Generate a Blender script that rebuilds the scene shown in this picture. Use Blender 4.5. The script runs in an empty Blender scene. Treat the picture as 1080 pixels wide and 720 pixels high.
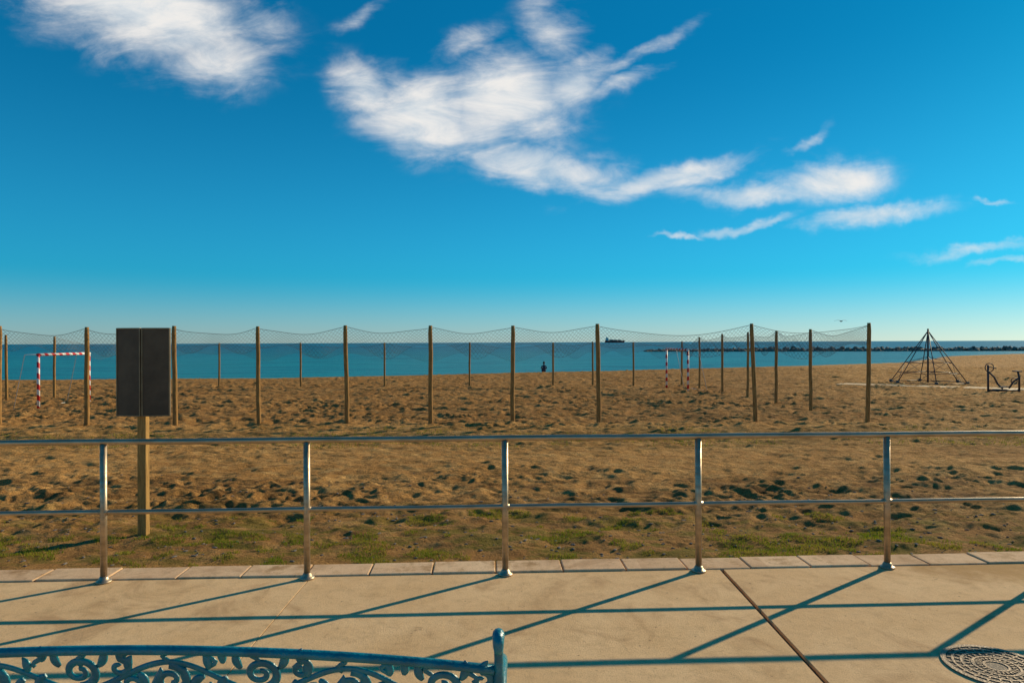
import bpy, bmesh, math, random
import numpy as np
from mathutils import Vector, Matrix
random.seed(7); np.random.seed(7)
scene = bpy.context.scene
COL = scene.collection

# ------------------------------------------------------------------ helpers
def link(o, parent=None):
    COL.objects.link(o)
    if parent: o.parent = parent
    return o
def empty(name):
    e = bpy.data.objects.new(name, None); e.empty_display_size = 0.2
    return link(e)
def mesh_obj(name, verts, faces, mat=None, parent=None, smooth=False):
    me = bpy.data.meshes.new(name); me.from_pydata([tuple(v) for v in verts], [], faces); me.update()
    if smooth: me.polygons.foreach_set('use_smooth', [True]*len(me.polygons))
    if mat: me.materials.append(mat)
    return link(bpy.data.objects.new(name, me), parent)
def box_geo(c, s, rotz=0.0):
    cx,cy,cz = c; sx,sy,sz = [a/2 for a in s]
    ca,sa = math.cos(rotz), math.sin(rotz)
    vs=[]
    for dx,dy,dz in [(-1,-1,-1),(1,-1,-1),(1,1,-1),(-1,1,-1),(-1,-1,1),(1,-1,1),(1,1,1),(-1,1,1)]:
        x,y=dx*sx,dy*sy
        vs.append((cx+x*ca-y*sa, cy+x*sa+y*ca, cz+dz*sz))
    fs=[(0,3,2,1),(4,5,6,7),(0,1,5,4),(1,2,6,5),(2,3,7,6),(3,0,4,7)]
    return vs,fs
def boxes(name, lst, mat, parent=None, bevel=0.0):
    V=[];F=[]
    for b in lst:
        v,f=box_geo(*b); o=len(V); V+=v; F+=[tuple(i+o for i in q) for q in f]
    ob=mesh_obj(name,V,F,mat,parent)
    if bevel:
        m=ob.modifiers.new('b','BEVEL'); m.width=bevel; m.segments=2; m.limit_method='ANGLE'
    return ob
def tube_geo(pts, r, seg=8, flat=1.0, axis=None):
    pts=[Vector(p) for p in pts]; n=len(pts)
    rs = r if isinstance(r,(list,tuple)) else [r]*n
    V=[];F=[]; prev=None
    for i,p in enumerate(pts):
        t=(pts[min(i+1,n-1)]-pts[max(i-1,0)]).normalized()
        if axis is not None: a=Vector(axis)
        elif prev is None: a=Vector((0,0,1)) if abs(t.z)<0.9 else Vector((0,1,0))
        else: a=prev
        a=(a-t*a.dot(t)).normalized(); prev=a; b=t.cross(a)
        for k in range(seg):
            an=2*math.pi*k/seg
            V.append(p+a*math.cos(an)*rs[i]*flat+b*math.sin(an)*rs[i])
    for i in range(n-1):
        for k in range(seg):
            k2=(k+1)%seg
            F.append((i*seg+k,i*seg+k2,(i+1)*seg+k2,(i+1)*seg+k))
    F.append(tuple(range(seg))[::-1]); F.append(tuple((n-1)*seg+k for k in range(seg)))
    return V,F
def tubes(name, lst, mat, parent=None, seg=8, flat=1.0, axis=None, smooth=True):
    V=[];F=[]
    for pts,r in lst:
        v,f=tube_geo(pts,r,seg,flat,axis); o=len(V); V+=v; F+=[tuple(i+o for i in q) for q in f]
    ob=mesh_obj(name,V,F,mat,parent)
    if smooth:
        for p in ob.data.polygons: p.use_smooth = len(p.vertices)==4
    return ob

# ------------------------------------------------------------------ node helper
class NT:
    def __init__(s, tree): s.t=tree; s.n=tree.nodes; s.l=tree.links
    def new(s, typ, **kw):
        n=s.n.new(typ)
        for k,v in kw.items(): setattr(n,k,v)
        return n
    def put(s, sock, v):
        if hasattr(v,'is_linked') or isinstance(v, bpy.types.NodeSocket): s.l.new(v, sock)
        else: sock.default_value=v
    def math(s, op, a, b=0.0, c=0.0, clamp=False):
        n=s.new('ShaderNodeMath', operation=op); n.use_clamp=clamp
        s.put(n.inputs[0],a); s.put(n.inputs[1],b); s.put(n.inputs[2],c); return n.outputs[0]
    def noise(s, vec, scale, detail=4, rough=0.55, dist=0.0):
        n=s.new('ShaderNodeTexNoise'); s.put(n.inputs['Vector'],vec)
        n.inputs['Scale'].default_value=scale; n.inputs['Detail'].default_value=detail
        n.inputs['Roughness'].default_value=rough; n.inputs['Distortion'].default_value=dist
        return n.outputs['Fac']
    def mix(s, fac, a, b, blend='MIX'):
        n=s.new('ShaderNodeMix', data_type='RGBA', blend_type=blend)
        s.put(n.inputs['Factor'],fac); s.put(n.inputs['A'],a); s.put(n.inputs['B'],b)
        return n.outputs['Result']
    def smooth(s, x, lo, hi, a=0.0, b=1.0):
        n=s.new('ShaderNodeMapRange', interpolation_type='SMOOTHSTEP')
        s.put(n.inputs['Value'],x); n.inputs['From Min'].default_value=lo; n.inputs['From Max'].default_value=hi
        n.inputs['To Min'].default_value=a; n.inputs['To Max'].default_value=b
        return n.outputs['Result']
    def mapping(s, vec, scale=(1,1,1), rot=(0,0,0), loc=(0,0,0)):
        n=s.new('ShaderNodeMapping'); s.put(n.inputs['Vector'],vec)
        n.inputs['Scale'].default_value=scale; n.inputs['Rotation'].default_value=rot; n.inputs['Location'].default_value=loc
        return n.outputs['Vector']
    def bump(s, h, strength, dist, normal=None):
        n=s.new('ShaderNodeBump'); n.inputs['Strength'].default_value=strength; n.inputs['Distance'].default_value=dist
        s.put(n.inputs['Height'],h)
        if normal is not None: s.put(n.inputs['Normal'],normal)
        return n.outputs['Normal']
def c4(c): return (c[0],c[1],c[2],1.0)
def new_mat(name):
    m=bpy.data.materials.new(name); m.use_nodes=True
    T=NT(m.node_tree); b=T.n['Principled BSDF']
    geo=T.new('ShaderNodeNewGeometry')
    return m,T,b,geo.outputs['Position']
def simple(name, c1, c2, scale=8, rough=0.6, metal=0.0, bump=0.0, bscale=60, spec=0.5, stretch=(1,1,1), r2=None):
    m,T,b,P=new_mat(name)
    tc=T.new('ShaderNodeTexCoord').outputs['Object']
    v=T.mapping(tc,scale=stretch)
    n=T.smooth(T.noise(v,scale,5,0.6),0.3,0.7)
    T.l.new(T.mix(n,c4(c1),c4(c2)),b.inputs['Base Color'])
    b.inputs['Roughness'].default_value=rough
    if r2 is not None: T.l.new(T.smooth(T.noise(v,scale*2,4),0.3,0.7,rough,r2),b.inputs['Roughness'])
    b.inputs['Metallic'].default_value=metal; b.inputs['Specular IOR Level'].default_value=spec
    if bump: T.l.new(T.bump(T.noise(v,bscale,4),bump,0.01),b.inputs['Normal'])
    return m

# ------------------------------------------------------------------ numpy noise / terrain
def h2(ix,iy,seed):
    n=(ix.astype(np.int64)*374761393+iy.astype(np.int64)*668265263+seed*982451653)&0xFFFFFFFF
    n=((n^(n>>13))*1274126177)&0xFFFFFFFF
    n=((n^(n>>16))*2246822519)&0xFFFFFFFF
    n=n^(n>>15)
    return (n&0xFFFFFF)/float(0xFFFFFF)
def vnoise(x,y,seed=0):
    xi=np.floor(x); yi=np.floor(y); fx=x-xi; fy=y-yi
    fx=fx*fx*(3-2*fx); fy=fy*fy*(3-2*fy)
    a=h2(xi,yi,seed);b=h2(xi+1,yi,seed);c=h2(xi,yi+1,seed);d=h2(xi+1,yi+1,seed)
    return (a*(1-fx)+b*fx)*(1-fy)+(c*(1-fx)+d*fx)*fy
def fbm(x,y,seed=0,o=4):
    s=0;a=0.5;t=0
    for i in range(o):
        s=s+a*vnoise(x,y,seed+i*17); t+=a; a*=0.5; x=x*2.03+3.1; y=y*2.03+1.7
    return s/t
SX=[-400,-41,-19,-3.5,16,36,52,66,80,112,300,900]
SY=[70,56,56.5,63,72,82,92,108,128,150,330,900]
def base_z(X,Y):
    b=np.interp(Y,[5,6.5,10,15,19.4,25,40,120],[-0.035,-0.085,-0.28,-0.50,-0.61,-0.66,-0.72,-0.75])
    s=np.interp(X,SX,SY)-Y+2.0*(fbm(X/9.0,Y/9.0,5,2)-0.5)
    w=np.maximum(0,(14-s)/14)
    z=b-0.47*w**1.3
    return np.maximum(z,-4.0), s
def pits(X,Y,cell,seed,rad,dens):
    out=np.zeros_like(X); cx=np.floor(X/cell); cy=np.floor(Y/cell)
    for i in (-1,0,1):
        for j in (-1,0,1):
            gx=cx+i; gy=cy+j
            px=(gx+h2(gx,gy,seed))*cell; py=(gy+h2(gx,gy,seed+1))*cell
            an=h2(gx,gy,seed+2)*3.14159; on=(h2(gx,gy,seed+3)<dens)*(0.4+0.8*h2(gx,gy,seed+4))
            dx=X-px; dy=Y-py
            ca=np.cos(an); sa=np.sin(an)
            u=(dx*ca+dy*sa)/(rad*1.5); v=(-dx*sa+dy*ca)/(rad*0.75)
            d2=u*u+v*v
            out+=on*(-np.exp(-d2*1.6)+0.42*np.exp(-(np.sqrt(d2)-1.35)**2*5.0))
    return np.tanh(out*0.8)/0.8
def relief(X,Y,s):
    shore=np.clip(s/10.0,0,1); edge=np.clip((Y-5.3)/0.5,0,1)
    a=(fbm(X/2.2,Y/2.2,11,3)-0.5)*0.08
    b=(fbm(X/0.40,Y/0.28,31,4)-0.5)*0.095
    band=np.interp(Y,[5.3,6.2,7.0,7.8,9.6,11,14,17,19,22,60],[0.35,0.5,0.95,1.35,1.25,0.6,0.6,0.9,1.45,1.8,1.7])
    patch=0.45+0.8*np.clip((fbm(X/3.1,Y/2.1,77,2)-0.3)*2.2,0,1)
    far=np.clip((Y-12)/8,0,1)
    f=pits(X,Y,0.19,151,0.06,0.75)*0.018+pits(X,Y,0.33,101,0.10,0.7)*0.030+pits(X,Y,0.62,201,0.15,0.5)*0.036+pits(X,Y,1.1,261,0.3,0.5)*0.055*far
    return (a+b*(0.5+band)+f*band*patch)*shore*edge
def gz(x,y):
    X=np.array([float(x)]);Y=np.array([float(y)])
    z,s=base_z(X,Y); return float((z+relief(X,Y,s))[0])

def build_ground(mat):
    ys=np.concatenate([np.linspace(4.2,5.2,4),5.25*np.exp(np.linspace(0,math.log(62/5.25),800)),
                       62*np.exp(np.linspace(0.02,math.log(1200/62),120))])
    td=np.linspace(-0.92,0.92,800); to=0.92*np.exp(np.linspace(0.02,math.log(7/0.92),40))
    ts=np.concatenate([-to[::-1],td,to])
    Yg=np.repeat(ys[:,None],len(ts),1); Xg=(Yg+3)*ts[None,:]
    z,s=base_z(Xg,Yg); Z=z+relief(Xg,Yg,s)
    nr,nc=Xg.shape
    co=np.stack([Xg,Yg,Z],-1).reshape(-1,3)
    idx=np.arange(nr*nc).reshape(nr,nc)
    q=np.stack([idx[:-1,:-1],idx[:-1,1:],idx[1:,1:],idx[1:,:-1]],-1).reshape(-1,4)
    me=bpy.data.meshes.new('sand_beach')
    me.vertices.add(len(co)); me.vertices.foreach_set('co',co.ravel())
    me.loops.add(q.size); me.loops.foreach_set('vertex_index',q.ravel())
    me.polygons.add(len(q)); me.polygons.foreach_set('loop_start',np.arange(0,q.size,4)); me.polygons.foreach_set('loop_total',np.full(len(q),4))
    me.polygons.foreach_set('use_smooth',np.ones(len(q),dtype=bool))
    me.update(); me.validate(); me.materials.append(mat)
    return link(bpy.data.objects.new('sand_beach',me))

# ------------------------------------------------------------------ materials
def mat_sand():
    m,T,b,P=new_mat('sand')
    sep=T.new('ShaderNodeSeparateXYZ'); T.l.new(P,sep.inputs[0]); x,y,z=sep.outputs
    n1=T.noise(P,0.35,5,0.6); n2=T.noise(P,2.6,6,0.72); n3=T.noise(P,40,5,0.7); n4=T.noise(P,160,2,0.6)
    col=T.mix(T.smooth(n1,0.35,0.65),c4((0.66,0.345,0.110)),c4((0.50,0.245,0.070)))
    col=T.mix(T.smooth(n2,0.48,0.68,0,0.8),col,c4((0.78,0.46,0.165)))
    col=T.mix(T.smooth(n2,0.48,0.33,0,0.6),col,c4((0.22,0.105,0.032)))
    col=T.mix(T.smooth(n3,0.48,0.70,0,0.75),col,c4((0.16,0.078,0.027)))
    col=T.mix(T.smooth(n4,0.62,0.74,0,0.7),col,c4((0.78,0.54,0.28)))
    near=T.math('MULTIPLY',T.smooth(y,5.2,5.7,0.45,1.0),T.smooth(y,6.3,8.2,1,0))
    col=T.mix(T.math('MULTIPLY',near,0.35),col,c4((0.21,0.10,0.035)))
    n5=T.noise(T.mapping(P,scale=(0.7,1.5,1)),1.8,7,0.75)
    dk=T.math('MULTIPLY',T.math('MULTIPLY',T.smooth(y,6.9,7.6),T.smooth(y,9.2,10.8,1,0)),T.smooth(n5,0.44,0.60))
    col=T.mix(T.math('MULTIPLY',dk,0.62),col,c4((0.14,0.070,0.026)))
    nb=T.noise(T.mapping(P,scale=(0.8,1.6,1)),2.2,7,0.75)
    gm=T.math('MULTIPLY',near,T.smooth(nb,0.47,0.58))
    col=T.mix(T.math('MULTIPLY',gm,0.7),col,c4((0.16,0.155,0.020)))
    b2=T.math('MULTIPLY',T.smooth(y,12.8,15.5),T.smooth(y,17.5,19.2,1,0))
    g2=T.math('MULTIPLY',b2,T.smooth(T.noise(T.mapping(P,scale=(0.35,1.2,1)),1.3,6,0.75),0.40,0.62))
    col=T.mix(T.math('MULTIPLY',g2,0.6),col,c4((0.15,0.10,0.025)))
    b3=T.math('MULTIPLY',T.smooth(y,18.5,20.5),T.smooth(T.math('ADD',x,T.math('MULTIPLY',y,-0.35)),-1,9,1,0.25))
    col=T.mix(T.math('MULTIPLY',b3,0.42),col,c4((0.20,0.092,0.032)))
    v=T.new('ShaderNodeTexVoronoi'); T.l.new(P,v.inputs['Vector']); v.inputs['Scale'].default_value=14
    deb=T.math('MULTIPLY',T.smooth(v.outputs['Distance'],0.10,0.17,1,0),T.smooth(T.noise(P,5,3),0.48,0.56))
    col=T.mix(T.math('MULTIPLY',deb,0.7),col,c4((0.06,0.035,0.02)))
    wet=T.smooth(z,-1.20,-1.05,1,0)
    col=T.mix(T.math('MULTIPLY',wet,0.65),col,c4((0.12,0.075,0.04)))
    T.l.new(col,b.inputs['Base Color'])
    T.l.new(T.smooth(wet,0,1,0.95,0.4),b.inputs['Roughness'])
    b.inputs['Specular IOR Level'].default_value=0.08
    nn=T.bump(T.noise(P,7,6,0.75),1.0,0.10); nn=T.bump(n3,0.9,0.022,nn)
    T.l.new(nn,b.inputs['Normal'])
    return m
def mat_concrete(name,ca,cb,spill=True):
    m,T,b,P=new_mat(name)
    sep=T.new('ShaderNodeSeparateXYZ'); T.l.new(P,sep.inputs[0]); x,y,z=sep.outputs
    n1=T.noise(P,1.1,6,0.65,0.4); n2=T.noise(P,9,6,0.7); n3=T.noise(P,120,4,0.7)
    col=T.mix(T.smooth(n1,0.3,0.7),c4(ca),c4(cb))
    col=T.mix(T.smooth(n2,0.45,0.75,0,0.45),col,c4([k*0.62 for k in cb]))
    col=T.mix(T.smooth(n3,0.50,0.72,0,0.6),col,c4([k*0.45 for k in cb]))
    st=T.noise(T.mapping(P,scale=(0.7,0.7,1),loc=(3,9,0)),2.2,5,0.6,1.2)
    col=T.mix(T.smooth(st,0.54,0.70,0,0.42),col,c4((0.32,0.165,0.07)))
    st2=T.noise(T.mapping(P,scale=(1,1,1),loc=(13,2,0)),14,3,0.6,1.0)
    col=T.mix(T.smooth(st2,0.66,0.74,0,0.5),col,c4((0.26,0.15,0.08)))
    sp=T.new('ShaderNodeTexVoronoi'); T.l.new(P,sp.inputs['Vector']); sp.inputs['Scale'].default_value=7
    col=T.mix(T.smooth(sp.outputs['Distance'],0.03,0.06,0.6,0),col,c4((0.10,0.06,0.04)))
    if spill:
        wn=T.new('ShaderNodeTexWhiteNoise',noise_dimensions='1D'); T.l.new(T.math('FLOOR',T.math('DIVIDE',T.math('SUBTRACT',x,1.56),3.03)),wn.inputs['W'])
        col=T.mix(T.math('MULTIPLY',wn.outputs['Value'],0.22),col,c4((0.50,0.28,0.13)))
        e=T.math('SUBTRACT',y,T.math('MULTIPLY',x,0.0436))
        k=T.math('MULTIPLY',T.smooth(e,4.0,5.15),T.smooth(x,1.8,3.8,0.3,1.0))
        k=T.math('ADD',k,T.math('MULTIPLY',T.noise(P,4,6,0.75),0.9))
        col=T.mix(T.smooth(k,0.90,1.35,0,0.88),col,c4((0.42,0.225,0.07)))
    else:
        wn=T.new('ShaderNodeTexWhiteNoise',noise_dimensions='1D'); T.l.new(T.math('FLOOR',T.math('DIVIDE',x,0.48)),wn.inputs['W'])
        col=T.mix(T.math('MULTIPLY',wn.outputs['Value'],0.35),col,c4((0.40,0.21,0.10)))
        col=T.mix(T.smooth(T.noise(P,3,6,0.75),0.50,0.68,0,0.75),col,c4((0.32,0.17,0.06)))
    T.l.new(col,b.inputs['Base Color']); b.inputs['Roughness'].default_value=0.85
    b.inputs['Specular IOR Level'].default_value=0.12
    nn=T.bump(n2,0.35,0.012); nn=T.bump(n3,0.5,0.005,nn); T.l.new(nn,b.inputs['Normal'])
    return m
def mat_sea():
    m,T,b,P=new_mat('sea_water')
    sep=T.new('ShaderNodeSeparateXYZ'); T.l.new(P,sep.inputs[0]); x,y,z=sep.outputs
    far=T.smooth(y,60,380)
    col=T.mix(far,c4((0.010,0.26,0.275)),c4((0.002,0.125,0.195)))
    w1=T.noise(T.mapping(P,scale=(0.25,1,1)),0.35,6,0.65)
    w2=T.noise(T.mapping(P,scale=(0.4,1,1)),1.6,5,0.65)
    w3=T.noise(T.mapping(P,scale=(0.02,0.10,1)),0.5,5,0.6)
    col=T.mix(T.smooth(w1,0.42,0.66,0,0.65),col,c4((0.002,0.06,0.10)))
    col=T.mix(T.smooth(w3,0.35,0.65,0,0.45),col,c4((0.006,0.18,0.23)))
    T.l.new(col,b.inputs['Base Color']); b.inputs['Roughness'].default_value=0.35
    b.inputs['Specular IOR Level'].default_value=0.10
    nn=T.bump(w1,1.0,0.5); nn=T.bump(w2,1.0,0.15,nn); T.l.new(nn,b.inputs['Normal'])
    return m
def mat_grass():
    m,T,b,P=new_mat('grass')
    n=T.noise(P,3,4); col=T.mix(T.smooth(n,0.35,0.65),c4((0.17,0.23,0.012)),c4((0.31,0.28,0.03)))
    col=T.mix(T.smooth(T.noise(P,60,2),0.54,0.64),col,c4((0.38,0.26,0.08)))
    T.l.new(col,b.inputs['Base Color']); b.inputs['Roughness'].default_value=0.7
    b.inputs['Specular IOR Level'].default_value=0.1
    tr=T.new('ShaderNodeBsdfTranslucent'); T.l.new(col,tr.inputs['Color'])
    mx=T.new('ShaderNodeMixShader'); mx.inputs[0].default_value=0.4
    T.l.new(b.outputs[0],mx.inputs[1]); T.l.new(tr.outputs[0],mx.inputs[2])
    T.l.new(mx.outputs[0],T.n['Material Output'].inputs['Surface'])
    return m
def mat_stripe(name):
    m,T,b,P=new_mat(name)
    tc=T.new('ShaderNodeTexCoord').outputs['Object']
    sep=T.new('ShaderNodeSeparateXYZ'); T.l.new(tc,sep.inputs[0])
    s=T.math('ADD',T.math('ADD',sep.outputs[1],sep.outputs[2]),0.0)
    k=T.math('GREATER_THAN',T.math('FRACT',T.math('DIVIDE',s,0.4)),0.5)
    col=T.mix(k,c4((0.75,0.74,0.70)),c4((0.62,0.02,0.02)))
    col=T.mix(T.smooth(T.noise(tc,14,5,0.7),0.6,0.72,0,0.6),col,c4((0.3,0.22,0.15)))
    T.l.new(col,b.inputs['Base Color']); b.inputs['Roughness'].default_value=0.45
    return m

M_sand=mat_sand(); M_conc=mat_concrete('paving_concrete',(0.84,0.56,0.295),(0.72,0.455,0.22))
M_kerb=mat_concrete('kerb_stone',(0.86,0.60,0.36),(0.74,0.48,0.28),False)
M_joint=simple('joint_dirt',(0.03,0.025,0.02),(0.07,0.055,0.04),20,0.9)
M_sea=mat_sea(); M_grass=mat_grass(); M_strip=mat_stripe('red_white_paint')
M_steel=simple('brushed_steel',(0.54,0.42,0.29),(0.36,0.28,0.19),5,0.34,0.85,0.15,150,stretch=(1,1,4),r2=0.5)
M_wood=simple('weathered_timber',(0.44,0.24,0.075),(0.24,0.12,0.035),9,0.75,0,0.6,40,0.15,(4,4,0.5))
M_signpost=simple('sign_timber',(0.46,0.27,0.085),(0.28,0.16,0.05),12,0.7,0,0.5,50,0.15,(5,5,0.6))
M_sign=simple('sign_back_metal',(0.078,0.054,0.036),(0.115,0.082,0.053),5,0.55,0.2,0.1,40,0.25)
M_signframe=simple('sign_frame_metal',(0.16,0.11,0.06),(0.22,0.16,0.09),8,0.45,0.4)
M_net=simple('net_cord',(0.12,0.12,0.12),(0.18,0.17,0.16),3,0.9)
M_black=simple('dark_rope_steel',(0.02,0.022,0.03),(0.045,0.045,0.05),6,0.55)
M_rust=simple('painted_iron_dark',(0.04,0.045,0.05),(0.10,0.07,0.05),12,0.5)
M_teal=simple('teal_cast_iron_paint',(0.003,0.22,0.28),(0.003,0.125,0.175),16,0.24,0.0,0.5,60,0.6,r2=0.42)
M_rock=simple('breakwater_rock',(0.10,0.085,0.07),(0.24,0.20,0.16),0.6,0.9,0,0.8,3)
M_man=simple('cast_iron_cover',(0.20,0.14,0.09),(0.33,0.23,0.14),20,0.6,0.3,0.5,90)
M_plate=simple('cast_iron_plate',(0.08,0.06,0.045),(0.22,0.15,0.09),25,0.7,0.1,0.5,90)
M_board=simple('pale_boardwalk',(0.66,0.45,0.23),(0.50,0.32,0.15),3,0.85,0,0.4,20)
M_white=simple('white_paint',(0.75,0.74,0.70),(0.6,0.6,0.58),3,0.5)
M_hull=simple('ship_red_hull',(0.38,0.05,0.04),(0.28,0.04,0.035),0.1,0.6)
M_hullg=simple('ship_cargo',(0.22,0.20,0.20),(0.4,0.28,0.2),0.08,0.6)
M_feath=simple('gull_feathers',(0.12,0.12,0.13),(0.25,0.25,0.26),20,0.8)
M_skin=simple('skin',(0.50,0.29,0.19),(0.44,0.25,0.16),10,0.6)
M_cloth1=simple('dark_cloth',(0.03,0.035,0.06),(0.05,0.05,0.08),20,0.9)
M_hair=simple('hair',(0.02,0.014,0.01),(0.04,0.025,0.015),40,0.7)

# ------------------------------------------------------------------ ground, sea
build_ground(M_sand)
mesh_obj('sea',[(-30000,30,-1.2),(30000,30,-1.2),(30000,40000,-1.2),(-30000,40000,-1.2)],[(0,1,2,3)],M_sea)

SL=0.0436
pav=empty('promenade_pavement')
xs=[-46.5+3.03*i for i in range(0,32)]
off=min(xs,key=lambda a:abs(a-1.56)); xs=[x+1.56-off for x in xs]
rows=[-40,-30,-20,-12,-8,-5,-2,1.35,None]
bm=bmesh.new()
for i in range(len(xs)-1):
    g0=0.015 if abs(xs[i]-1.56)<0.01 else 0.0025
    g1=0.015 if abs(xs[i+1]-1.56)<0.01 else 0.0025
    x0=xs[i]+g0; x1=xs[i+1]-g1
    for j in range(len(rows)-1):
        y0=rows[j]+0.004
        if rows[j+1] is None: ya=5.035+SL*x0; yb=5.035+SL*x1
        else: ya=yb=rows[j+1]-0.004
        z=random.uniform(-0.0005,0.0005)
        p=[(x0,y0),(x1,y0),(x1,yb),(x0,ya)]
        vs=[bm.verts.new((a,b,-0.12)) for a,b in p]+[bm.verts.new((a,b,z)) for a,b in p]
        for f in [(4,5,6,7),(0,1,5,4),(1,2,6,5),(2,3,7,6),(3,0,4,7)]: bm.faces.new([vs[k] for k in f])
me=bpy.data.meshes.new('slabs'); bm.to_mesh(me); bm.free(); me.materials.append(M_conc)
o=link(bpy.data.objects.new('slabs',me),pav); md=o.modifiers.new('b','BEVEL'); md.width=0.0012; md.segments=2; md.limit_method='ANGLE'
mesh_obj('joint_bed',[(-45,-40,-0.022),(45,-40,-0.022),(45,5.04+SL*45,-0.022),(-45,5.04-SL*45,-0.022)],[(0,1,2,3)],M_joint,pav)
lst=[]; x=-24.0; an=math.atan(SL)
while x<24:
    L=random.choice([0.46,0.48,0.5,0.47]); cx=x+L/2
    if cx<4.05 or cx>5.3:
        lst.append(((cx,5.17+SL*cx+random.uniform(-.006,.006),-0.063+random.uniform(-.005,.004)),(L-0.008,0.25,0.15),an+random.uniform(-.008,.008)))
    x+=L
boxes('kerb_edging',lst,M_kerb,None,0.008)

# manhole
mh=empty('manhole_cover'); MX,MY=2.52,3.56
def disc_ring(r0,r1,z0,z1,n=64):
    V=[];F=[]
    for k in range(n):
        a=2*math.pi*k/n; c,s=math.cos(a),math.sin(a)
        V+=[(MX+r0*c,MY+r0*s,z0),(MX+r0*c,MY+r0*s,z1),(MX+r1*c,MY+r1*s,z1),(MX+r1*c,MY+r1*s,z0)]
    for k in range(n):
        a=k*4;b=((k+1)%n)*4
        for q in range(3): F.append((a+q,b+q,b+q+1,a+q+1))
    return V,F
VV=[];FF=[]
def addg(vf):
    o=len(VV); VV.extend(vf[0]); FF.extend([tuple(i+o for i in q) for q in vf[1]])
addg(disc_ring(0.225,0.25,-0.01,0.009))
for r in (0.05,0.10,0.15,0.19): addg(disc_ring(r,r+0.012,0.0,0.008))
for k in range(24):
    a=2*math.pi*k/24
    for r in (0.08,0.13,0.175,0.21): addg(box_geo((MX+r*math.cos(a),MY+r*math.sin(a),0.0045),(0.02,0.009,0.009),a))
mesh_obj('rings_and_studs',VV,FF,M_man,mh)
n=48; mesh_obj('plate',[(MX+0.222*math.cos(2*math.pi*k/n),MY+0.222*math.sin(2*math.pi*k/n),0.0045) for k in range(n)],[tuple(range(n))],M_plate,mh)

# ------------------------------------------------------------------ railing
rail=empty('metal_railing')
P0=Vector((-0.055,5.0,0)); D=Vector((1.4325,0.0625,0))
posts=[];fl=[]
for i in range(-9,10):
    p=P0+D*i
    posts.append(([p+Vector((0,0,0.0)),p+Vector((0,0,0.985))],0.023))
    fl.append(([p+Vector((0,0,0.002)),p+Vector((0,0,0.012)),p+Vector((0,0,0.014)),p+Vector((0,0,0.035)),p+Vector((0,0,0.045))],[0.052,0.052,0.040,0.030,0.024]))
tubes('posts',posts,M_steel,rail,16); tubes('base_flanges',fl,M_steel,rail,20)
a=P0+D*-9.3; b=P0+D*9.3
def railpts(z): return [a.lerp(b,k/60)+Vector((0,0,z+0.0015*math.sin(k*1.7))) for k in range(61)]
tubes('top_rail',[(railpts(1.0),0.021)],M_steel,rail,16)
tubes('mid_rail',[(railpts(0.5),0.017)],M_steel,rail,16)
cl=[]
for i in range(-9,10):
    p=P0+D*i; d=D.normalized(); cl.append(([p+Vector((0,0,0.5))-d*0.032,p+Vector((0,0,0.5))+d*0.032],0.0205))
tubes('couplings',cl,M_steel,rail,14)

# ------------------------------------------------------------------ sign
sg=empty('information_sign')
sx,sy=-3.41,6.28; g=gz(sx,sy)
boxes('post',[((sx-0.005,sy+0.04,(g-0.3+1.80)/2),(0.080,0.07,1.80-g+0.3))],M_signpost,sg,0.008)
bx=[];fr=[]
for side in (-1,1):
    r=side*0.16
    cx=sx+0.012+side*0.124
    bx.append(((cx,sy,1.44),(0.238,0.022,0.79),r))
    ca,sa=math.cos(r),math.sin(r)
    for dx in (-0.117,0.117):
        fr.append(((cx+dx*ca,sy+dx*sa,1.44),(0.012,0.034,0.81),r))
    for dz in (-0.4,0.4):
        fr.append(((cx,sy,1.44+dz),(0.222,0.032,0.012),r))
boxes('back_panels',bx,M_sign,sg,0.003); boxes('frame',fr,M_signframe,sg,0.002)
boxes('brackets',[((sx,sy+0.03,z),(0.30,0.02,0.03)) for z in (1.2,1.68)],M_signframe,sg)

# ------------------------------------------------------------------ net fence
nf=empty('sports_net_fence')
front=[(-14.6,19.4),(-12.1,19.4),(-9.57,19.4),(-7.19,19.35),(-4.71,19.5),(-2.34,19.6),(0.0,19.6),(2.5,19.6),(6.97,19.5),(10.15,19.5)]
side=[(10.15,19.5),(10.15,23.2),(10.05,26.0),(10.0,29.0),(9.8,31.8),(9.5,34.6),(9.3,37.5)]
back=[(-20.8,36.5),(-16.1,37.5),(-11.6,37.5),(-7.0,37.5),(-2.34,37.5),(2.24,37.5),(4.45,37.6),(6.67,37.5),(9.3,37.5)]
left=[(-20.4,30.4),(-21.4,28.9)]
plist={}
def top_of(x,y): return 2.20 if y<20.5 else (np.interp(y,[20,23,30,35,37.5],[2.2,2.14,2.08,1.95,1.72]))
pt=[]
def addpost(x,y):
    k=(round(x,2),round(y,2))
    if k in plist: return plist[k]
    z0=gz(x,y); zt=float(top_of(x,y))+random.uniform(-0.03,0.03)
    lx,ly=random.uniform(-0.05,0.05),random.uniform(-0.04,0.04)
    if abs(x-6.97)<0.01: lx=-0.14
    r=random.uniform(0.058,0.066) if y<21 else random.uniform(0.05,0.06)
    pts=[(x+lx*t+random.uniform(-.010,.010),y+ly*t,z0-0.4+(zt-z0+0.4)*t) for t in (0,0.15,0.35,0.55,0.75,0.93,1.0)]
    pt.append((pts,[r*1.08,r*1.05,r,r*0.98,r*0.96,r*0.94,r*0.8]))
    plist[k]=Vector((x+lx,y+ly,zt)); return plist[k]
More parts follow.
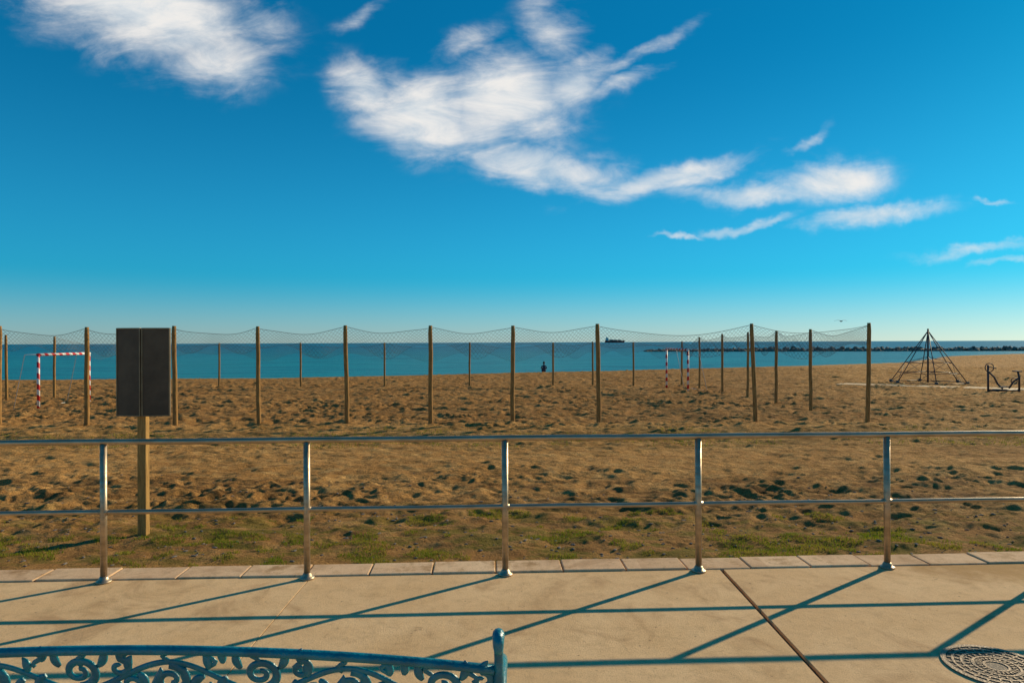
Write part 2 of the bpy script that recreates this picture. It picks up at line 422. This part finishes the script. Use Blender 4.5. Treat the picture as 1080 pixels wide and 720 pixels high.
def prism(V,F,a,b,r):
    a=Vector(a);b=Vector(b);t=(b-a)
    if t.length<1e-5:return
    t.normalize(); u=t.orthogonal().normalized(); w=t.cross(u); o=len(V)
    for p in (a,b):
        for k in range(3):
            an=2.094*k; V.append(p+u*r*math.cos(an)+w*r*math.sin(an))
    for k in range(3): F.append((o+k,o+(k+1)%3,o+3+(k+1)%3,o+3+k))
NV=[];NF=[]
def netbay(A,B,sag,h,cell,r):
    L=(B-A).length; nu=max(8,int(L/cell)); nv=max(3,int(h/cell)); ph=random.uniform(0,6)
    def P(i,j):
        u=i/nu; v=j/nv
        s=sag*4*u*(1-u)+0.02*math.sin(u*9+ph)
        p=A.lerp(B,u); p.z-=0.05+s+v*h*(0.85+0.35*math.sin(u*7+ph)*u*(1-u)*4)
        q=(B-A).cross(Vector((0,0,1))).normalized(); p+=q*0.05*math.sin(u*6+v*4+ph); return p
    for i in range(nu):
        for j in range(nv):
            prism(NV,NF,P(i,j),P(i+1,j+1),r); prism(NV,NF,P(i,j+1),P(i+1,j),r)
        prism(NV,NF,P(i,0),P(i+1,0),0.007)
        prism(NV,NF,P(i,nv),P(i+1,nv),r)
for row,sagk in ((front,1),(side,1),(back,0.7)):
    tp=[addpost(*p) for p in row]
    for A,B in zip(tp[:-1],tp[1:]):
        L=(B-A).length; netbay(A,B,sagk*min(0.36,0.06*L+0.02)*random.uniform(0.8,1.25),0.62,0.11,0.0034)
for p in left: addpost(*p)
netbay(addpost(-20.4,30.4),addpost(-20.8,36.5),0.2,0.6,0.14,0.003)
tubes('posts',pt,M_wood,nf,12)
mesh_obj('nets',NV,NF,M_net,nf)

# ------------------------------------------------------------------ goals
def goal(name,x,y,back,fx=0.0,ln=3.0):
    e=empty(name); z=gz(x,y+ln/2)-0.02; r=0.052; x2=x+fx
    f=[([(x,y,z-0.05),(x,y,z+2.0)],r),([(x2,y+ln,z-0.05),(x2,y+ln,z+2.0)],r),([(x,y-0.045,z+2.0),(x2,y+ln+0.045,z+2.0)],r)]
    tubes('goal_frame',f,M_strip,e,10)
    b=back
    s=[([(x,y,z+2),(x+b*0.5,y,z+2),(x+b*0.9,y,z+0.05)],0.012),([(x2,y+ln,z+2),(x2+b*0.5,y+ln,z+2),(x2+b*0.9,y+ln,z+0.05)],0.012),
       ([(x+b*0.9,y,z+0.0),(x2+b*0.9,y+ln,z+0.0)],0.012),
       ([(x+b*0.5,y,z+2),(x2+b*0.5,y+ln,z+2)],0.012)]
    tubes('rear_support',s,M_white,e,8)
goal('handball_goal',-17.35,25.0,-1)
goal('handball_goal.001',8.45,32.8,1,-0.35)

# ------------------------------------------------------------------ climbing pyramid
cp=empty('climbing_net_pyramid'); px,py=23.75,39.0; g=gz(px,py); H=2.95; R=2.0
apex=Vector((px+0.02,py,g+H)); base=[Vector((px+R*math.cos(a)*0.98,py+R*math.sin(a),g+0.02)) for a in [math.radians(d) for d in (10,70,130,190,250,310)]]
fr=[([ (px,py,g),(apex.x,apex.y,apex.z+0.12)],0.05)]
for bpt in base: fr.append(([apex,bpt],0.024))
for i in range(6): fr.append(([base[i],base[(i+1)%6]],0.020))
tubes('mast_and_legs',fr,M_black,cp,8)
rp=[]
def lvl(t,k): return apex.lerp(base[k%6],t)
for t in (0.36,0.62,0.82):
    for k in range(6):
        rp.append(([lvl(t,k),lvl(t,k+1)],0.014))
for k in range(6):
    rp.append(([lvl(0.62,k),lvl(1.0,k+1)],0.011))
    rp.append(([lvl(0.62,k),(px,py,g+0.5*H)],0.011)); rp.append(([lvl(0.82,k),(px,py,g+0.22*H)],0.011))
tubes('climbing_ropes',rp,M_black,cp,6)
tubes('footings',[([b-Vector((0,0,0.1)),b+Vector((0,0,0.1))],0.09) for b in base],M_rust,cp,10)

# ------------------------------------------------------------------ fitness equipment
fe=empty('outdoor_fitness_machine'); ex,ey=22.75,31.6; g=gz(ex,ey)-0.02
L=[([(ex-0.72,ey,g-.1),(ex-0.72,ey,g+1.3)],0.045),([(ex-0.72,ey,g+0.12),(ex+0.72,ey,g+0.12)],0.045),
   ([(ex+0.72,ey,g-.1),(ex+0.72,ey,g+0.72),(ex+0.66,ey,g+0.98)],0.045),
   ([(ex-0.72,ey,g+1.0),(ex-0.45,ey-0.0,g+0.75),(ex-0.28,ey,g+0.42),(ex-0.05,ey,g+0.2)],0.04),
   ([(ex+0.72,ey,g+0.7),(ex+0.45,ey,g+0.52),(ex+0.25,ey,g+0.22)],0.04),
   ([(ex-0.5,ey-0.25,g+1.15),(ex-0.72,ey-0.05,g+1.22),(ex-0.72,ey+0.05,g+1.22),(ex-0.5,ey+0.25,g+1.15)],0.02)]
tubes('frame',L,M_black,fe,10)
wh=[]
for cx,cz,r in ((ex-0.72,g+1.18,0.2),(ex+0.42,g+0.55,0.14)):
    wh.append(([(cx+r*math.cos(t*0.3927),ey-0.09,cz+r*math.sin(t*0.3927)) for t in range(17)],0.02))
tubes('hand_wheels',wh,M_black,fe,8)
boxes('pedals_and_seat',[((ex-0.15,ey-0.15,g+0.28),(0.32,0.12,0.04)),((ex+0.2,ey+0.15,g+0.28),(0.32,0.12,0.04)),((ex+0.62,ey,g+1.0),(0.26,0.3,0.05))],M_rust,fe,0.01)

# ------------------------------------------------------------------ boardwalk
bw=[]; A=Vector((18.5,38.4,0)); B=Vector((40,21.5,0)); n=int((B-A).length/0.25); an=math.atan2(B.y-A.y,B.x-A.x)
for i in range(n):
    p=A.lerp(B,i/n); bw.append(((p.x,p.y,float(base_z(np.array([p.x]),np.array([p.y]))[0][0])+0.006+random.uniform(-.006,.006)),(0.235,1.5+random.uniform(-.05,.05),0.06),an))
boxes('boardwalk',bw,M_board)

# ------------------------------------------------------------------ breakwater
V=[];F=[]
ico=bmesh.new(); bmesh.ops.create_icosphere(ico,subdivisions=1,radius=1); iv=[v.co.copy() for v in ico.verts]; iff=[tuple(v.index for v in f.verts) for f in ico.faces]; ico.free()
for k in range(1500):
    t=random.random(); X=40+t*156; Y=205-t*18+random.uniform(-2.5,2.5)
    wdt=1-abs((Y-(205-t*18))/3.2); s=random.uniform(0.35,0.85)
    z=-1.35+random.uniform(0,1.15)*wdt*(0.4+0.6*min(1,t*4))
    Rm=Matrix.Rotation(random.uniform(0,6),3,'Z')@Matrix.Rotation(random.uniform(0,6),3,'X'); sc=Vector((s*random.uniform(0.8,1.5),s,s*random.uniform(0.6,0.9))); o=len(V)
    for v in iv:
        q=Rm@Vector((v.x*sc.x,v.y*sc.y,v.z*sc.z))*random.uniform(0.85,1.12); V.append((X+q.x,Y+q.y,z+q.z))
    F+=[tuple(i+o for i in f) for f in iff]
mesh_obj('rocky_breakwater',V,F,M_rock)

# ------------------------------------------------------------------ ship
sh=empty('cargo_ship'); SXx,SYy=452,3000
hv=[];hf=[]
prof=[(-44,3.0,9),(-42,6.5,9),(-20,7,7.5),(15,7,7.5),(34,5,8),(43,0.4,10.5)]
for x,w,h in prof: hv+=[(SXx+x*0.97,SYy-w*0.7,-1.5),(SXx+x*0.97,SYy+w*0.7,-1.5),(SXx+x,SYy+w,h),(SXx+x,SYy-w,h)]
for i in range(len(prof)-1):
    a=i*4;b=a+4
    for q in range(4): hf.append((a+q,a+(q+1)%4,b+(q+1)%4,b+q))
hf+=[(0,3,2,1),(20,21,22,23)]
mesh_obj('hull',hv,hf,M_hull,sh)
boxes('superstructure',[((SXx-34,SYy,13),(12,11,10)),((SXx-34,SYy,19.5),(9,9,3)),((SXx-37,SYy,23),(3,3,6))],M_white,sh,0.2)
boxes('deck_cargo',[((SXx-16,SYy,10),(16,10,6)),((SXx+2,SYy,9.5),(16,10,5)),((SXx+20,SYy,9.5),(15,9,4.5)),((SXx+36,SYy,15),(0.8,0.8,11))],M_hullg,sh,0.1)

# ------------------------------------------------------------------ gull
gu=empty('seagull'); gx,gy,gzz=33.75,70,3.75
def wing(sd):
    pr=[(0,0.16,0),(0.18,0.17,0.09),(0.36,0.12,0.10),(0.62,0.02,0.02)]
    v=[];f=[]
    for d,c,h in pr:
        for yy,zz in ((-c*0.5,0),(0,0.018),(c*0.5,0)): v.append((gx+sd*(0.03+d),gy+yy+d*0.1,gzz+h+zz))
    for i in range(3):
        for j in range(2): a=i*3+j; f.append((a,a+1,a+4,a+3))
    return v,f
v,f=wing(-1); v2,f2=wing(1); o=len(v); mesh_obj('wings',v+v2,f+[tuple(i+o for i in q) for q in f2],M_feath,gu)
tubes('body',[([(gx,gy+0.24,gzz+0.03),(gx,gy+0.18,gzz+0.03),(gx,gy+0.1,gzz),(gx,gy-0.05,gzz-0.01),(gx,gy-0.18,gzz+0.0),(gx,gy-0.3,gzz+0.01)],[0.008,0.035,0.06,0.07,0.04,0.02])],M_feath,gu,10,smooth=True)

# ------------------------------------------------------------------ person seated at the water's edge
def seated(name,x,y,cl):
    e=empty(name); g=gz(x,y)
    J=[(0,0,0.12),(0,0.0,0.35),(0,0.03,0.55),(0,0.05,0.66),(0,0.07,0.74),
       (0.10,0.03,0.12),(0.14,0.36,0.42),(0.14,0.62,0.07),(0.14,0.78,0.05),
       (-0.10,0.03,0.12),(-0.14,0.36,0.42),(-0.14,0.62,0.07),(-0.14,0.78,0.05),
       (0.19,0.03,0.56),(0.25,0.12,0.34),(0.14,0.34,0.40),
       (-0.19,0.03,0.56),(-0.25,0.12,0.34),(-0.14,0.34,0.40)]
    E=[(0,1),(1,2),(2,3),(3,4),(0,5),(5,6),(6,7),(7,8),(0,9),(9,10),(10,11),(11,12),(2,13),(13,14),(14,15),(2,16),(16,17),(17,18)]
    R=[.15,.14,.13,.06,.05,.10,.075,.05,.04,.10,.075,.05,.04,.06,.045,.03,.06,.045,.03]
    me=bpy.data.meshes.new('body'); me.from_pydata([(x+a,y+b,g+c) for a,b,c in J],E,[]); ob=link(bpy.data.objects.new('body',me),e)
    me.materials.append(cl)
    sk=ob.modifiers.new('s','SKIN')
    for i,r in enumerate(R): me.skin_vertices[0].data[i].radius=(r,r*0.8)
    me.skin_vertices[0].data[0].use_root=True
    ob.modifiers.new('ss','SUBSURF').levels=1; ob.modifiers['ss'].render_levels=1
    hv,hf=tube_geo([(x,y+0.07,g+0.70),(x,y+0.08,g+0.75),(x,y+0.09,g+0.81),(x,y+0.09,g+0.87),(x,y+0.08,g+0.92),(x,y+0.08,g+0.945)],[0.05,0.07,0.085,0.088,0.065,0.02],12)
    mesh_obj('head',hv,hf,M_skin,e,True)
    hv,hf=tube_geo([(x,y+0.045,g+0.74),(x,y+0.05,g+0.81),(x,y+0.055,g+0.88),(x,y+0.06,g+0.94),(x,y+0.07,g+0.965)],[0.06,0.085,0.094,0.075,0.02],12)
    mesh_obj('hair',hv,hf,M_hair,e,True)
    nv,nf_=tube_geo([(x,y+0.165,g+0.85),(x,y+0.19,g+0.82),(x,y+0.165,g+0.81)],[0.008,0.016,0.008],6); mesh_obj('nose',nv,nf_,M_skin,e,True)
seated('seated_person',2.8,60.0,M_cloth1)

# ------------------------------------------------------------------ grass
V=[];F=[]
def blades(N,x0,x1,y0,y1,hh,thr,seed,wd,sc):
    X=np.random.uniform(x0,x1,N);Y=np.random.uniform(y0,y1,N)
    Y=Y+SL*X*(1 if y0<7 else 0)
    d=0.5*fbm(X*sc,Y*sc*1.4,seed,3)+0.5*fbm(X*sc*4,Y*sc*4,seed+9,3); fall=np.interp((Y-y0)/(y1-y0),[0,0.06,0.45,1],[0.02,0.05,0.0,-0.12])
    if y0<7: fall=fall+np.interp(X,[-7,-3.5,-1.5,1.8,3.2,7],[-0.09,-0.03,0.03,0.04,-0.03,-0.06])
    keep=(d+fall)>thr; X=X[keep];Y=Y[keep]
    z,s=base_z(X,Y); Z=z+relief(X,Y,s)
    for x,y,zz in zip(X,Y,Z):
        a=random.uniform(0,6.28); h=hh*random.uniform(0.4,1.3); w=wd*random.uniform(0.7,1.3); le=h*random.uniform(0.2,1.1); la=random.uniform(0,6.28)
        dx,dy=math.cos(a)*w,math.sin(a)*w; ex,ey=math.cos(la)*le,math.sin(la)*le; o=len(V)
        V.extend([(x-dx,y-dy,zz-0.01),(x+dx,y+dy,zz-0.01),(x+dx*.7+ex*.45,y+dy*.7+ey*.45,zz+h*.6),(x-dx*.7+ex*.45,y-dy*.7+ey*.45,zz+h*.6),(x+ex,y+ey,zz+h)])
        F.append((o,o+1,o+2,o+3)); F.append((o+3,o+2,o+4))
blades(150000,-6.5,6.5,5.32,7.3,0.024,0.555,401,0.0027,1.3)
blades(20000,-16,16,14.0,18.8,0.045,0.56,501,0.006,0.45)
mesh_obj('grass',V,F,M_grass)
V=[];F=[]
for k in range(1100):
    x=random.uniform(-7,7); y=5.35+abs(random.gauss(0,2.0)); zz=gz(x,y); s=random.uniform(0.004,0.015)
    Rm=Matrix.Rotation(random.uniform(0,6),3,'Z'); sc=Vector((s*random.uniform(1,2.4),s,s*0.6)); o=len(V)
    for v in iv:
        q=Rm@Vector((v.x*sc.x,v.y*sc.y,v.z*sc.z)); V.append((x+q.x,y+q.y,zz+q.z+s*0.2))
    F+=[tuple(i+o for i in f) for f in iff]
mesh_obj('pebbles',V,F,M_rock)

# ------------------------------------------------------------------ bench
be=empty('park_bench'); BX0,BX1,BY=-2.0,-0.05,1.80
W=BX1-BX0; TILT=0.16
def bp(u,z,off=0.0):
    return Vector((BX0+u*W, BY-(z-0.86)*TILT+off, z))
def arch(u): return 0.835+0.062*math.sin(math.pi*u)**0.8 if 0<u<1 else 0.835
top=[bp(k/48,arch(k/48)) for k in range(49)]
tubes('top_rail',[(top,0.0125)],M_teal,be,12)
tubes('lower_back_rail',[([bp(k/24,0.50) for k in range(25)],0.012)],M_teal,be,10)
sc=[]
def ribbon(fn,n,r0,r1):
    pts=[];rad=[]
    for i in range(n+1):
        t=i/n; X,Z=fn(t); pts.append(bp((X-BX0)/W,Z)); rad.append(r0+(r1-r0)*t)
    return pts,rad
def vol(cx,cz,r0,a0,turns,sgn,rr=0.010,sq=1.0):
    def fn(t):
        r=r0*(1-0.82*t**0.9); a=a0+sgn*turns*2*math.pi*t
        return cx+r*math.cos(a),cz+sq*r*math.sin(a)
    return ribbon(fn,int(20*turns)+4,rr*1.1,rr*0.6)
def leaf(cx,cz,ang,L,w,curl=0.9):
    pts=[];rad=[]; X=cx;Z=cz
    for i in range(11):
        t=i/10; a=ang+curl*t; pts.append(bp((X-BX0)/W,Z)); rad.append(max(0.0015,w*math.sin(math.pi*(0.12+0.86*t))**0.8))
        X+=L/10*math.cos(a); Z+=L/10*math.sin(a)
    return pts,rad
NC=8; cw=W/NC
for row,(dz,hgt) in enumerate(((0.072,0.052),(0.175,0.050),(0.275,0.045))):
    def vine(t,dz=dz,hgt=hgt,row=row):
        X=BX0+0.02+(W-0.04)*t; u=(X-BX0)/W
        return X, arch(u)-dz+hgt*0.75*math.sin(2*math.pi*(t*NC/2)+row*1.6)
    sc.append(ribbon(vine,150,0.0085,0.0085))
    for c in range(NC):
        t=(c+0.5)/NC; X=BX0+0.02+(W-0.04)*t; u=(X-BX0)/W
        ph=math.sin(2*math.pi*(t*NC/2)+row*1.6); s=-1 if ph>0 else 1; sd=1 if c%2 else -1
        zc=arch(u)-dz+s*0.012
        sc.append(vol(X,zc,0.050,math.pi/2*(-s),1.5,sd,0.0115,0.85))
        sc.append(vol(X+0.105*sd,zc+0.012*s,0.032,-math.pi/2*(-s),1.1,-sd,0.010,0.85))
        for (ox,oz,an,L_,cu) in ((-0.05,0.015*s,2.3,0.055,-1.2),(0.05,0.015*s,0.7,0.06,1.1),(0.085,-0.02*s,-0.6,0.05,-1.0),(-0.09,-0.01*s,3.6,0.055,1.2),(0.0,-0.045,-1.4,0.05,1.0),(-0.10,0.03,1.2,0.045,1.0),(0.11,0.028,1.9,0.045,-1.0)):
            sc.append(leaf(X+ox*sd,zc+oz,an+random.uniform(-.2,.2),L_,0.0125,cu))
for k in range(17):
    u=(k+0.5)/17; sc.append(ribbon(lambda t,u=u:(BX0+u*W+0.012*math.sin(t*6+k),arch(u)-0.004-0.04*t),6,0.008,0.006))
    sc.append(ribbon(lambda t,u=u:(BX0+u*W+0.02*math.sin(t*5+k),0.50+0.09*t),6,0.009,0.007))
tubes('scrollwork',sc,M_teal,be,8,0.5,(0,1,TILT))
ef=[]
for xe in (BX0-0.012,BX1+0.012):
    up=[]
    for z in (0.0,0.15,0.32,0.5,0.65,0.8,0.87,0.91): up.append(Vector((xe,BY-(z-0.86)*TILT-(0.10*(0.45-z)/0.45 if z<0.45 else 0),z)))
    top0=up[-1]
    cur=[top0+Vector((0,-0.020+0.020*math.cos(a),0.020*math.sin(a)+0.012)) for a in [0,0.6,1.2,1.8,2.5,3.2,3.9,4.6]]
    ef.append((up+cur,[0.022,0.018,0.017,0.018,0.017,0.014,0.012,0.013]+[0.015,0.016,0.016,0.016,0.015,0.014,0.012,0.009]))
    ef.append(([Vector((xe,BY+0.03,0.66)),Vector((xe,BY+0.2,0.69)),Vector((xe,BY+0.38,0.68)),Vector((xe,BY+0.47,0.65)),Vector((xe,BY+0.48,0.60)),Vector((xe,BY+0.44,0.585))],[0.016,0.018,0.02,0.019,0.015,0.010]))
    ef.append(([Vector((xe,BY+0.42,0.67)),Vector((xe,BY+0.47,0.52)),Vector((xe,BY+0.42,0.42)),Vector((xe,BY+0.45,0.22)),Vector((xe,BY+0.52,0.03)),Vector((xe,BY+0.56,0.0))],[0.013,0.016,0.02,0.018,0.017,0.02]))
    ef.append(([Vector((xe,BY+0.05,0.41)),Vector((xe,BY+0.25,0.40)),Vector((xe,BY+0.45,0.41))],0.018))
    ef.append(([Vector((xe,BY-0.02,0.2)),Vector((xe,BY+0.2,0.27)),Vector((xe,BY+0.44,0.2))],0.012))
tubes('end_frames',ef,M_teal,be,12)
boxes('seat_slats',[((BX0+W/2,BY+0.09+0.062*i,0.425-0.004*abs(i-3)),(W,0.045,0.022)) for i in range(7)],M_teal,be,0.005)

# ------------------------------------------------------------------ world
w=bpy.data.worlds.new('World'); scene.world=w; w.use_nodes=True
T=NT(w.node_tree); T.n.clear()
out=T.new('ShaderNodeOutputWorld'); bg=T.new('ShaderNodeBackground'); bg.inputs['Strength'].default_value=0.1
T.l.new(bg.outputs[0],out.inputs[0])
sky=T.new('ShaderNodeTexSky'); sky.sky_type='NISHITA'; sky.sun_disc=False
ELEV=math.radians(22); AZ=math.atan2(0.8,0.6)
sky.sun_elevation=ELEV; sky.sun_rotation=AZ; sky.air_density=1.0; sky.dust_density=0.3; sky.ozone_density=3.0
dirv=T.new('ShaderNodeTexCoord').outputs['Generated']
sep=T.new('ShaderNodeSeparateXYZ'); T.l.new(dirv,sep.inputs[0]); dx,dy,dz=sep.outputs
gm=T.new('ShaderNodeGamma'); gm.inputs['Gamma'].default_value=0.62; T.l.new(sky.outputs[0],gm.inputs['Color'])
tA=T.mix(T.smooth(dz,-0.03,0.10),c4((1.35,1.80,2.15)),c4((0.12,1.45,2.12)))
tint=T.mix(T.smooth(dz,0.08,0.42),tA,c4((0.015,0.98,1.60)))
col=T.mix(1.0,gm.outputs[0],tint,'MULTIPLY')
ysafe=T.math('MAXIMUM',dy,0.05)
u=T.math('DIVIDE',dx,ysafe); v=T.math('DIVIDE',dz,ysafe)
comb=T.new('ShaderNodeCombineXYZ'); T.l.new(u,comb.inputs[0]); T.l.new(v,comb.inputs[1]); uv=comb.outputs[0]
wr=T.new('ShaderNodeTexNoise'); T.l.new(uv,wr.inputs['Vector']); wr.inputs['Scale'].default_value=6; wr.inputs['Detail'].default_value=5; wr.inputs['Roughness'].default_value=0.6
wa=T.new('ShaderNodeVectorMath',operation='SUBTRACT'); T.l.new(wr.outputs['Color'],wa.inputs[0]); wa.inputs[1].default_value=(0.5,0.5,0.5)
wb=T.new('ShaderNodeVectorMath',operation='SCALE'); T.l.new(wa.outputs[0],wb.inputs[0]); wb.inputs['Scale'].default_value=0.09
wc=T.new('ShaderNodeVectorMath',operation='ADD'); T.l.new(uv,wc.inputs[0]); T.l.new(wb.outputs[0],wc.inputs[1])
blobs=[(150,8,125,50,-14,1.5),(228,52,58,38,-8,1.25),(270,15,40,30,0,0.8),
 (392,92,48,30,-25,1.15),(445,118,65,46,-12,1.4),(525,112,82,54,5,1.25),(605,85,50,28,40,1.0),(560,172,108,24,-14,1.15),(585,30,34,48,40,0.8),(680,52,80,10,30,0.8),(650,88,70,10,25,0.7),(490,50,50,22,35,0.75),(385,14,30,12,25,0.7),
 (710,188,105,14,14,1.05),(620,200,60,12,-10,0.9),(800,205,105,13,0,1.0),(880,194,56,23,0,1.45),(925,232,85,11,6,1.0),
 (848,155,26,7,38,0.8),(712,252,26,4,0,0.85),(785,240,65,6,10,0.7),(1044,216,26,4,-3,0.75),(1045,269,76,7,3,0.8),(1060,284,55,5,5,0.65)]
Mx=None
for (cx,cy,rx,ry,an,st) in blobs:
    cu=(cx-540)/720; cv=(361-cy)/720; a=math.radians(an)
    mp=T.new('ShaderNodeMapping',vector_type='TEXTURE'); T.l.new(wc.outputs[0],mp.inputs['Vector'])
    mp.inputs['Location'].default_value=(cu,cv,0); mp.inputs['Rotation'].default_value=(0,0,a); mp.inputs['Scale'].default_value=(rx/720,ry/720,1)
    dt=T.new('ShaderNodeVectorMath',operation='DOT_PRODUCT'); T.l.new(mp.outputs[0],dt.inputs[0]); T.l.new(mp.outputs[0],dt.inputs[1])
    gss=T.math('MULTIPLY',T.math('EXPONENT',T.math('MULTIPLY',dt.outputs['Value'],-0.95)),st)
    Mx=gss if Mx is None else T.math('SMOOTH_MAX',Mx,gss,0.03)
nA=T.noise(T.mapping(uv,scale=(1,1.7,1),rot=(0,0,math.radians(-20))),5.5,7,0.60,0.4)
nB=T.noise(T.mapping(uv,scale=(1,2.7,1),rot=(0,0,math.radians(-38)),loc=(4,2,0)),9,7,0.62,0.5)
nn=T.math('ADD',T.math('MULTIPLY',nA,0.5),T.math('MULTIPLY',nB,0.5))
dens=T.math('ADD',T.math('MULTIPLY',Mx,1.0),T.math('MULTIPLY',T.math('SUBTRACT',nn,0.5),2.9))
dens=T.math('MULTIPLY',T.smooth(dens,0.08,1.55),T.smooth(Mx,0.06,0.5))
dens=T.math('MULTIPLY',dens,T.smooth(dy,0.05,0.2))
cloudc=T.mix(T.smooth(nB,0.35,0.65),c4((7.2,7.7,8.0)),c4((9.1,8.8,8.4)))
col=T.mix(T.math('MULTIPLY',dens,0.95),col,cloudc)
T.l.new(col,bg.inputs['Color'])

sun=bpy.data.lights.new('sun','SUN'); sun.energy=5.0; sun.angle=math.radians(0.5); sun.color=(1.0,0.82,0.53)
so=link(bpy.data.objects.new('sun',sun)); ts=Vector((math.sin(AZ)*math.cos(ELEV),math.cos(AZ)*math.cos(ELEV),math.sin(ELEV)))
so.rotation_mode='QUATERNION'; so.rotation_quaternion=ts.to_track_quat('Z','Y'); so.location=(20,15,12)

cam=bpy.data.cameras.new('camera'); cam.lens=24; cam.sensor_width=36; cam.clip_end=60000; cam.clip_start=0.05
co=link(bpy.data.objects.new('camera',cam))
co.matrix_world=Matrix.Translation((0,0,1.7))@Matrix.Rotation(math.radians(90.08),4,'X')@Matrix.Rotation(math.radians(-0.21),4,'Z')
scene.camera=co
scene.view_settings.view_transform='Standard'; scene.view_settings.look='None'; scene.view_settings.exposure=0
